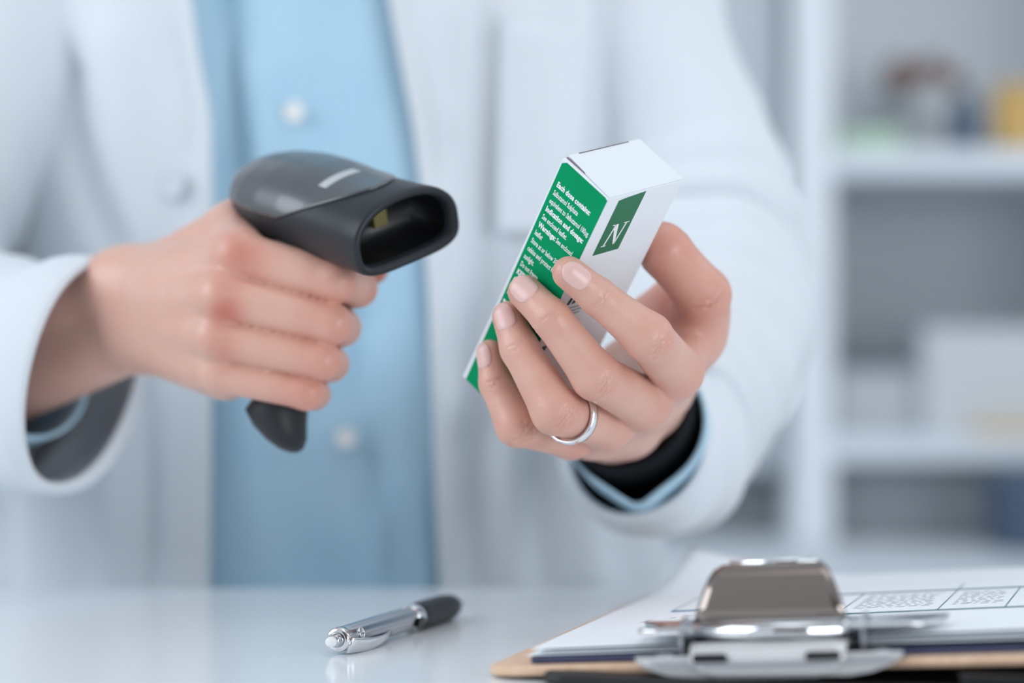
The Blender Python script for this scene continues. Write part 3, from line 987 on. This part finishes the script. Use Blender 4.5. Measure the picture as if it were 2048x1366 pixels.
font = None
def text_lines(name, lines, size, M, m, parent, off=0.0, sx=1.0, shear=0.0, space=1.0):
    """one printed block, converted to mesh; M maps the text plane (x right, y up) to the world"""
    verts, faces = [], []
    for (s, x, y, bold) in lines:
        cu = bpy.data.curves.new('t', 'FONT'); cu.body = s; cu.size = size * (bold[1] if isinstance(bold, tuple) else 1)
        b = bold[0] if isinstance(bold, tuple) else bold
        cu.offset = size * (.05 if b else .022); cu.space_character = 1.05 if b else space; cu.shear = shear
        cu.resolution_u = 2
        ob = bpy.data.objects.new('t', cu); C.objects.link(ob)
        dg = bpy.context.evaluated_depsgraph_get()
        tm = ob.evaluated_get(dg).to_mesh()
        k = len(verts)
        verts += [(q.co.x * sx + x, q.co.y + y, off) for q in tm.vertices]
        faces += [tuple(i + k for i in p.vertices) for p in tm.polygons]
        ob.evaluated_get(dg).to_mesh_clear()
        bpy.data.objects.remove(ob); bpy.data.curves.remove(cu)
    me = bpy.data.meshes.new(name); me.from_pydata(verts, [], faces); me.materials.append(m); me.update()
    o = bpy.data.objects.new(name, me)
    return link(o, M, parent)
# text plane on the green face: x along +u, y along +t, normal -v
TM = BM @ Matrix(((1, 0, 0, -hx), (0, 0, -1, y_ - .00012), (0, 1, 0, hz), (0, 0, 0, 1)))
lh = .00425; x0 = .0030; y0 = -.0125
txt = [('Each dose contains:', 1), ('Salbutamol Sulphate', 0), ('equivalent to Salbutamol 100\u00b5g.', 0), ('Indication and dosage:', 1), ('See enclosed leaflet.', 0),
       ('Warnings:', 1), ('leaflet', 0), ('Store at or below 30 degrees', 0), ('celsius and protect from', 0), ('sunlight.', 0), ('Do not freeze', 0), ('KEEP', 1), ('C', 1)]
reg = [(s, x0, y0 - i * lh, 0) for i, (s, b) in enumerate(txt) if not b]
bold = [(s, x0, y0 - i * lh, 1) for i, (s, b) in enumerate(txt) if b]
reg.append(('See enclosed', x0 + .0112, y0 - 5 * lh, 0))
for L_ in reg: text_lines('text_line', [L_], .0035, TM, M_inkw, mb, sx=.54)
for L_ in bold: text_lines('text_line', [L_], .0035, TM, M_inkw, mb, sx=.70)
# faded strokes of further lettering further down the green side
st = []
for i, (zz, a, b) in enumerate(((.066, .0028, .0075), (.0705, .003, .0085), (.075, .0028, .0062), (.082, .003, .0095), (.0865, .0028, .008), (.104, .003, .0075))):
    st.append([(a, -zz), (b, -zz - .0005), (b, -zz + .0009), (a, -zz + .0014)])
poly_plate('printed_strokes', st, lambda p, b: (-hx + p[0], y_ - b - .00004, hz + p[1]), M_inkw, mb)
# small grey lettering on the front
st = []
for i in range(5):
    yy = .006 + i * .0034
    st += [[(yy, -.0585), (yy + .0007, -.0585), (yy + .0019, -.0545), (yy + .0012, -.0545)], [(yy + .0012, -.0585), (yy + .0019, -.0585), (yy + .0028, -.0545), (yy + .0021, -.0545)]]
poly_plate('printed_letters', st, lambda p, b: (x_ + b, -hy + p[0], hz + p[1]), M_inkk, mb)
st = []
for r in range(3):
    st.append([(.005, -.0612 - r * .002), (.024 - r * .003, -.0612 - r * .002), (.024 - r * .003, -.0604 - r * .002), (.005, -.0604 - r * .002)])
poly_plate('printed_lines', st, lambda p, b: (x_ + b, -hy + p[0], hz + p[1]), M_inkg, mb)
poly_plate('printed_block', [[(.0008, -.088), (.006, -.088), (.006, -.081), (.0008, -.081)]], lambda p, b: (x_ + b, -hy + p[0], hz + p[1]), M_inkk, mb)

# ---------------------------------------------------------------- barcode scanner
back = P(527, 374, 1.130); nose = P(806, 462, 1.052)
sa = (nose - back).normalized(); SL = (nose - back).length
w0 = Vector((-sa.y, sa.x, 0)).normalized()
n0 = sa.cross(w0).normalized()
if n0.z < 0: n0 = -n0
if w0.x < 0: w0 = -w0
rho = math.radians(21)
sw = (w0 * math.cos(rho) + n0 * math.sin(rho)).normalized()
sn = sa.cross(sw).normalized()
if sn.z < 0: sn = -sn
SM = Matrix(((sa.x, sw.x, sn.x, back.x), (sa.y, sw.y, sn.y, back.y), (sa.z, sw.z, sn.z, back.z), (0, 0, 0, 1)))
scn = empty('barcode_scanner', SM, 'dark grey handheld barcode scanner gripped in the right hand', 'barcode scanner')

def sec(x, hw, top, bot, ptop=2.3, pbot=3.2, n=48, zc_=0.0):
    r = []
    for k in range(n):
        q = 2 * math.pi * k / n
        c, s = math.cos(q), math.sin(q)
        e = 2 / (ptop if s >= 0 else pbot)
        r.append((x, hw * math.copysign(abs(c) ** e, c), zc_ + (top if s >= 0 else bot) * math.copysign(abs(s) ** e, s)))
    return r
# profile along the head: x fraction, half width, top, bottom
prof = [(-.010, .004, .003, .004), (-.008, .0105, .008, .008), (-.003, .0165, .012, .012), (.005, .0215, .0155, .0150), (.016, .0255, .0180, .0165), (.032, .0280, .0195, .0170),
        (.050, .0278, .0195, .0165), (.066, .0268, .0185, .0158), (.082, .0272, .0180, .0150), (.096, .0280, .0182, .0148), (SL + .001, .0288, .0186, .0146)]
rings = [sec(*p, ptop=2.2, pbot=2.6 + i * .12) for i, p in enumerate(prof)]
# the nose rim: rounded lip, then an inner cavity
x1 = SL + .001
lip = [(x1 + .0022, .0284, .0183, .0143), (x1 + .0028, .0272, .0172, .0133), (x1 + .0020, .0256, .0150, .0112), (x1 - .003, .0246, .0142, .0104)]
rings += [sec(*p, ptop=2.2, pbot=3.9) for p in lip]
v, f = loft(rings, True, False)
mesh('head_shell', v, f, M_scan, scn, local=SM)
# cavity + window
v, f = loft([sec(x1 - .003, .0246, .0142, .0104, 2.2, 3.9), sec(x1 - .022, .0225, .0125, .0092, 2.2, 3.9)], False, True)
o = mesh('window_recess', v, f, M_blackpl, scn, local=SM); o['label'] = 'black recess of the scan window'
v, f = box_vf(x1 - .021, x1 - .016, -.004, .0035, -.001, .008)
o = mesh('lens', v, f, M_yel, scn, smooth=False, local=SM, bevel=.0005); o['label'] = 'yellowish lens inside the window'
# glossy top cover, lighter, with a rounded tongue towards the nose
def cover():
    V = []; nx_, nq = 40, 33
    for i in range(nx_ + 1):
        u = i / nx_
        for j in range(nq):
            s_ = j / (nq - 1) * 2 - 1
            # outline: wide at the back, sweeping in towards the nose
            xe = .003 + (.092 - .046 * abs(s_) ** 1.6) * u - (.010 * (1 - abs(s_) ** 2)) * (1 - u)
            hw = np.interp(xe, [p[0] for p in prof], [p[1] for p in prof])
            tp = np.interp(xe, [p[0] for p in prof], [p[2] for p in prof])
            q = math.pi / 2 - s_ * math.radians(82)
            c, sn_ = math.cos(q), math.sin(q)
            e = 2 / 2.2
            V.append((xe, (hw + .0009) * math.copysign(abs(c) ** e, c), (tp + .0009) * abs(sn_) ** e))
    Fc = [(i * nq + j, i * nq + j + 1, (i + 1) * nq + j + 1, (i + 1) * nq + j) for i in range(nx_) for j in range(nq - 1)]
    return V, Fc
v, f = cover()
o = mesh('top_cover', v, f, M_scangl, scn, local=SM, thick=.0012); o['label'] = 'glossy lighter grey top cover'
# silver logo strip on the top, across the head
V = []
for i in range(3):
    for j in range(9):
        xx = .066 + i * .0030; yy = -.013 + .020 * j / 8
        tp = np.interp(xx, [p[0] for p in prof], [p[2] for p in prof]) + .0012
        hw = np.interp(xx, [p[0] for p in prof], [p[1] for p in prof])
        V.append((xx, yy, tp * (1 - abs(yy / hw) ** 2.2) ** (1 / 2.2)))
Fc = [(i * 9 + j, i * 9 + j + 1, (i + 1) * 9 + j + 1, (i + 1) * 9 + j) for i in range(2) for j in range(8)]
o = mesh('logo_strip', V, Fc, M_logo, scn, local=SM, thick=.0003); o['label'] = 'light printed strip on top'
# handle
hs = [(608, 470, 1.096, 68, 20), (606, 520, 1.098, 60, 19), (600, 600, 1.1005, 52, 14.5), (590, 700, 1.1005, 50, 14), (574, 780, 1.1005, 56, 14.5), (553, 818, 1.100, 63, 15.5), (560, 850, 1.100, 54, 15), (573, 878, 1.100, 41, 14), (583, 897, 1.100, 25, 9), (588, 905, 1.100, 9, 4)]
rings = []
for (px, py, d, hwp, hd) in hs:
    c = P(px, py, d); hw = hwp / F * d; ring = []
    for k in range(32):
        q = 2 * math.pi * k / 32
        ring.append(c + Vector((hw * math.cos(q), hd / 1000 * math.sin(q) , 0)))
    rings.append(ring)
v, f = loft(rings)
mesh('handle', v, f, M_rubber, scn)
v, f = tube([P(668, 520, 1.094), P(672, 560, 1.096), P(662, 600, 1.098)], [.004, .0045, .004], 12)
mesh('trigger', v, f, M_scan, scn)

# ---------------------------------------------------------------- pen
pt0 = Vector((X(676, 1.0), 1.0, TZ + .0062)); pt1 = Vector((X(925, 1.15), 1.15, TZ + .0060))
pa = (pt1 - pt0).normalized(); pb = Vector((0, 0, 1)).cross(pa).normalized(); pc = pa.cross(pb)
PM = Matrix(((pa.x, pb.x, pc.x, pt0.x), (pa.y, pb.y, pc.y, pt0.y), (pa.z, pb.z, pc.z, pt0.z), (0, 0, 0, 1)))
pen = empty('pen', PM, 'silver click pen with a black rubber grip lying on the white desk', 'pen')
PLn = (pt1 - pt0).length
v, f = lathe([(0, .0030), (0, .0046), (.0008, .0049), (.010, .0051), (.045, .0054), (.080, .0053), (.088, .0052), (.0885, .0040)], 40, 'x')
mesh('barrel', v, f, M_satin, pen, local=PM)
v, f = lathe([(-.0006, .0031), (-.0006, .0046), (.0006, .0052), (.004, .0052), (.004, .0047)], 40, 'x', False, False)
o = mesh('end_collar', v, f, M_chrome, pen, local=PM)
v, f = lathe([(-.0095, .0001), (-.0095, .0012), (-.0090, .0020), (-.0070, .0022), (-.0050, .0018)], 24, 'x')
o = mesh('clicker_tip', v, f, M_whitepl, pen, local=PM); o['label'] = 'white clicker tip'
v, f = lathe([(-.0052, .0018), (-.0045, .0026), (-.002, .0030), (.003, .0030)], 24, 'x')
mesh('clicker', v, f, M_satin, pen, local=PM)
v, f = lathe([(.083, .0053), (.084, .0060), (.091, .0061), (.0925, .0056)], 40, 'x')
mesh('ring_collar', v, f, M_chrome, pen, local=PM)
gp = [(.092, .0055), (.093, .0061)] + [(.096 + i * .0045, .0062 + (.00018 if i % 2 else -.00012)) for i in range(9)] + [(.138, .0058), (.143, .0048), (.1435, .003)]
v, f = lathe(gp, 40, 'x')
mesh('grip', v, f, M_rubber, pen, local=PM)
v, f = lathe([(.142, .0040), (.147, .0032), (.154, .0018), (.157, .0009), (.159, .0006)], 28, 'x')
mesh('tip_cone', v, f, M_chrome, pen, local=PM)
# dark oval window in the collar, towards the camera
ang = math.radians(-152)
def pen_side(x, a, r):
    return (x, r * math.cos(a), r * math.sin(a))
CA = math.radians(205)     # direction of the clip around the barrel
V = []; nq = 14
for (xx, k) in ((.0795, .2), (.081, .8), (.083, 1.0), (.0855, 1.0), (.0875, .8), (.089, .2)):
    for j in range(7):
        a = CA + math.radians(-8) + (j / 6 - .5) * k * .95
        V.append(pen_side(xx, a, .00635))
Fc = [(i * 7 + j, i * 7 + j + 1, (i + 1) * 7 + j + 1, (i + 1) * 7 + j) for i in range(5) for j in range(6)]
o = mesh('collar_window', V, Fc, M_blackpl, pen, local=PM, thick=.0003); o['label'] = 'dark oval opening in the collar'
# clip: bowed strip joined at the clicker end
rings = []
for i in range(25):
    u = i / 24; xx = .0005 + .048 * u
    r = .0050 + .0030 * math.sin(math.pi * min(1, u * 1.05)) ** .8 + .0003
    if u < .06: r = .0052 + u * .02
    hwid = .0038 * (1 - .40 * u) * (1 - max(0, (u - .93) / .07) * .5)
    er = Vector((0, math.cos(CA), math.sin(CA))); et = Vector((0, -math.sin(CA), math.cos(CA)))
    t_ = .0006
    rings.append([Vector((xx, 0, 0)) + er * (r + dr) + et * (hwid * s_) for s_, dr in ((-1, 0), (-.8, t_), (0, t_ * 1.5), (.8, t_), (1, 0), (0, -t_ * .3))])
v, f = loft(rings)
mesh('clip', v, f, M_chrome, pen, local=PM)
er = Vector((0, math.cos(CA - .75), math.sin(CA - .75)))
v, f = torus_band(Vector((.014, 0, 0)) + er * .0052, er, .0021, .0010, .0007)
mesh('clip_eyelet', v, f, M_chrome, pen, local=PM)

# ---------------------------------------------------------------- clipboard and papers
O = Vector((-.0118, .926, TZ + .0042))
a_ = math.radians(15.9)
ce = Vector((math.sin(a_), math.cos(a_), 0))
cr_ = Vector((math.cos(a_), -math.sin(a_), .058)).normalized()
cn = cr_.cross(ce).normalized()
ce = cn.cross(cr_).normalized()
CM = Matrix(((cr_.x, ce.x, cn.x, O.x), (cr_.y, ce.y, cn.y, O.y), (cr_.z, ce.z, cn.z, O.z), (0, 0, 0, 1)))
cb = empty('clipboard', CM, 'brown hardboard clipboard with metal clip nearest the camera, holding papers', 'clipboard')
def rrect(x0, x1, y0, y1, r, n=8):
    pts = []
    for (cx_, cy_, a0) in ((x1 - r, y0 + r, -90), (x1 - r, y1 - r, 0), (x0 + r, y1 - r, 90), (x0 + r, y0 + r, 180)):
        for k in range(n + 1):
            q = math.radians(a0 + 90 * k / n)
            pts.append((cx_ + r * math.cos(q), cy_ + r * math.sin(q)))
    return pts
def slab(pts, z0, z1, dz=None):
    k = len(pts)
    v = [(x, y, z0) for x, y in pts] + [(x, y, z1) for x, y in pts]
    f = [tuple(range(k - 1, -1, -1)), tuple(range(k, 2 * k))] + [(i, (i + 1) % k, (i + 1) % k + k, i + k) for i in range(k)]
    return v, f
v, f = slab(rrect(0, .232, 0, .318, .014), -.0036, 0)
mesh('board', v, f, M_mason, cb, smooth=False, bevel=.0012, local=CM)

# papers, each a curved sheet with its own lift and curl
def sheet(name, x0, x1, y0, y1, zb, m, label, curl=0.0, lift=0.0, th_=.00012, nx=36, ny=44, cat='paper', grp=None, right=0.0):
    V = []
    for i in range(ny + 1):
        for j in range(nx + 1):
            x = x0 + (x1 - x0) * j / nx; y = y0 + (y1 - y0) * i / ny
            u = (x - x0) / (x1 - x0); w_ = (y - y0) / (y1 - y0)
            c = max(0, (w_ - .72) / .28) * max(0, (.42 - u) / .42)
            z = zb + curl * c ** 1.5 + lift * w_ ** 2 * .5 + right * (u * (1 - .3 * w_))
            V.append((x + curl * .35 * c, y - curl * .3 * c, z))
    n1 = nx + 1
    Fc = [(i * n1 + j, i * n1 + j + 1, (i + 1) * n1 + j + 1, (i + 1) * n1 + j) for i in range(ny) for j in range(nx)]
    o = mesh(name, V, Fc, m, None, local=CM, thick=-th_)
    return props(o, label, cat, grp)
fold_ = props(mesh('folder', *slab(rrect(.017, .221, .008, .302, .003), .0003, .0026), M_navy, None, smooth=False, local=CM, bevel=.0004),
              'dark navy card folder lying under the papers on the clipboard', 'folder')
px0, px1, py0, py1 = .016, .222, .012, .306
sheet('paper_sheet', px0 - .001, px1 - .002, py0 - .001, py1 - .003, .0030, M_paper, 'lowest loose sheet on the clipboard, flat on the navy folder', curl=.004, right=.002)
sheet('paper_sheet', px0 + .003, px1 + .003, py0, py1, .0040, M_paper, 'white sheet with a softly lifted far corner, under the printed form', curl=.007, right=.0025)
form = sheet('printed_form', px0, px1, py0 + .001, py1 - .006, .0052, M_paper, 'top printed form with blue rules, far corner curling up, on the clipboard', curl=.018, right=.003)
def zpap(x, y):
    u = (x - px0) / (px1 - px0); w_ = (y - py0 - .001) / (py1 - .006 - py0 - .001)
    c = max(0, (w_ - .72) / .28) * max(0, (.42 - u) / .42)
    return .0052 + .018 * c ** 1.5 + .003 * (u * (1 - .3 * w_)) + .0001
def rules(name, segs, m, wd, label=None):
    V, Fc = [], []
    for (xa, ya_, xb, yb_) in segs:
        n = max(2, int(math.hypot(xb - xa, yb_ - ya_) / .01))
        dx, dy = xb - xa, yb_ - ya_; l = math.hypot(dx, dy); nx_, ny_ = -dy / l * wd / 2, dx / l * wd / 2
        s = len(V)
        for i in range(n + 1):
            x = xa + dx * i / n; y = ya_ + dy * i / n; z = zpap(x, y)
            V += [(x + nx_, y + ny_, z + .00012), (x - nx_, y - ny_, z + .00012)]
        for i in range(n):
            Fc.append((s + 2 * i, s + 2 * i + 1, s + 2 * i + 3, s + 2 * i + 2))
    o = mesh(name, V, Fc, m, form, smooth=False, local=CM)
    if label: o['label'] = label
    return o
yl = .100; yh = .190
rules('ruled_line', [(.044, .143, .100, .143)], M_inkb, .0060, 'blue rule across the form')
rules('ruled_line', [(.100, yl, .205, yl)], M_inkt, .0050, 'dark teal rule across the form')
rules('ruled_line', [(.098, yh, .205, yh)], M_inkt, .0050, 'dark teal rule across the form')
rules('table_grid', [(.044, .143, .044, .205), (.093, yl, .093, yh), (.122, yl, .122, yh), (.163, yl, .163, yh + .03), (.190, yl, .190, yh)], M_inkt, .0005)
dash = []
rnd = random.Random(2)
for (cx0, cx1) in ((.126, .160), (.167, .188), (.100, .119)):
    yy = yl + .022
    while yy < yh - .008:
        x = cx0
        while x < cx1 - .004:
            l = rnd.uniform(.001, .0045)
            dash.append((x, yy, min(x + l, cx1), yy)); x += l + .0016
        yy += .0050
rules('fine_print', dash, M_inkg, .0009, 'rows of tiny illegible print')
rules('fine_print', [(.040, .100, .043, .104), (.041, .108, .044, .108), (.042, .098, .045, .096), (.05, .112, .052, .115), (.055, .118, .058, .121)], M_inkg, .0008)

# black tablet and notebook under the clipboard: they raise its right side
o2 = O + cr_ * .026 - ce * .013
tm = Matrix.Translation((o2.x, o2.y, TZ)) @ Matrix.Rotation(-a_, 4, 'Z')
tab = empty('tablet', tm, 'thin black tablet lying flat on the desk under the clipboard', 'tablet')
mesh('tablet_body', *slab(rrect(0, .25, .0, .175, .01), .0002, .0046), M_black, tab, smooth=False, local=tm, bevel=.0015)
mesh('screen', *slab(rrect(.008, .242, .008, .167, .004), .0046, .0049), M_blackpl, tab, smooth=False, local=tm)
nb = empty('notebook', tm @ Matrix.Translation((.155, .004, .005)), 'black covered notebook between the tablet and the right side of the clipboard', 'notebook')
nm = tm @ Matrix.Translation((.155, .004, .005))
mesh('cover', *slab(rrect(0, .105, 0, .160, .004), 0, .0008), M_black, nb, smooth=False, local=nm)
mesh('page_block', *slab(rrect(.001, .103, .002, .158, .001), .0008, .0034), M_black, nb, smooth=False, local=nm)
mesh('cover', *slab(rrect(0, .105, 0, .160, .004), .0034, .0042), M_black, nb, smooth=False, local=nm)

# the metal clip
cxm = .112
def extr(profile, x0, x1, th_, taper=0.0, nx=2, name='p', m=M_chrome, round_=0.0):
    """profile: (y, z) poly-line swept along x; width may taper along the profile"""
    V = []; k = len(profile)
    for i, (y, z) in enumerate(profile):
        for j in range(nx + 1):
            u = j / nx * 2 - 1
            t = i / (k - 1)
            hw = (x1 - x0) / 2 * (1 - taper * t)
            if round_: hw *= (1 - round_ * max(0, (t - .6) / .4) ** 2)
            V.append(((x0 + x1) / 2 + u * hw, y, z))
    Fc = [(i * (nx + 1) + j, i * (nx + 1) + j + 1, (i + 1) * (nx + 1) + j + 1, (i + 1) * (nx + 1) + j) for i in range(k - 1) for j in range(nx)]
    return mesh(name, V, Fc, m, cb, local=CM, thick=th_, bevel=0)
# pressing plate on the paper (wide, low)
prof_plate = [(.044, .0105), (.040, .0090), (.030, .0095), (.020, .0105), (.012, .0110), (.006, .0110)]
extr(prof_plate, cxm - .057, cxm + .062, .0012, taper=.10, nx=12, name='pressure_plate')
# base plate wrapped over the front of the board
pts = []
bp = []
for i in range(33):
    u = i / 32 * 2 - 1
    bp.append((cxm + u * .050, -.0075 - .006 * math.cos(u * math.pi / 2) ** .6))
outl = [(cxm - .046, .020), (cxm - .050, .004)] + bp[1:-1] + [(cxm + .050, .004), (cxm + .046, .020)]
mesh('base_plate', *slab(outl, .0002, .0014), M_satin, cb, smooth=False, local=CM, bevel=.0004)
fpo = [(-.050, .0035), (-.049, .001), (-.045, -.0015), (-.038, -.0038), (-.030, -.0050), (.030, -.0050), (.038, -.0038), (.045, -.0015), (.049, .001), (.050, .0035)]
v = [(cxm + x, -.0062, z) for x, z in fpo] + [(cxm + x, -.0074, z) for x, z in fpo]
k = len(fpo)
f = [tuple(range(k)), tuple(range(2 * k - 1, k - 1, -1))] + [(i, (i + 1) % k, (i + 1) % k + k, i + k) for i in range(k)]
mesh('front_plate', v, f, M_plate, cb, smooth=False, local=CM, bevel=.0004)
for sx in (-1, 1):
    v, f = lathe([(0, .0045), (.0008, .0048), (.0016, .0040), (.0022, .0015)], 24, 'z')
    mesh('rivet', [(p[0] + cxm + sx * .040, p[1] + .004, p[2] + .0014) for p in v], f, M_satin, cb, local=CM)
# hinge tube, bright bar
v, f = tube([(cxm - .029, .0050, .0105), (cxm + .029, .0050, .0105)], .0038, 20)
mesh('hinge_tube', v, f, M_chrome, cb, local=CM)
# rounded cheeks holding the hinge
for sx in (-1, 1):
    v, f = slab([(math.cos(q) * .011 * 1.0 + 0, math.sin(q) * .010) for q in [2 * math.pi * k / 24 for k in range(24)]], 0, .0014)
    v = [(cxm + sx * .034 + p[2], .010 + p[0], .0085 + p[1] * .8) for p in v]
    mesh('hinge_cheek', v, f, M_satin, cb, local=CM, smooth=False)
# lever: rises from the hinge, curls over, with a rounded lip
lev = [(.0030, .0150), (.0043, .0205), (.0060, .0260), (.0082, .0305), (.0110, .0335), (.0150, .0350), (.0200, .0352)]
extr(lev, cxm - .0290, cxm + .0290, .0012, taper=.38, nx=14, name='lever', m=M_lever, round_=.12)
v, f = tube([(cxm - .017, .0205, .0350), (cxm + .017, .0205, .0350)], .0014, 12)
mesh('lever_lip', v, f, M_chrome, cb, local=CM)
# lower cover in front of the hinge with two slots
low = [(.002, .0075), (-.003, .0070), (-.0075, .0040), (-.0090, .0015), (-.0098, -.0020), (-.0096, -.0050)]
extr(low, cxm - .0295, cxm + .0295, .0012, taper=.04, nx=14, name='front_cover', m=M_plate, round_=.35)
for sx in (-1, 1):
    v, f = slab(rrect(-.0065, .0065, -.0016, .0016, .0015, 4), 0, .0012)
    v = [(cxm + sx * .021 + p[0], -.0088 - p[2], .0028 + p[1]) for p in v]
    o = mesh('slot', v, f, M_black, cb, local=CM, smooth=False); o['label'] = 'dark slot in the clip'
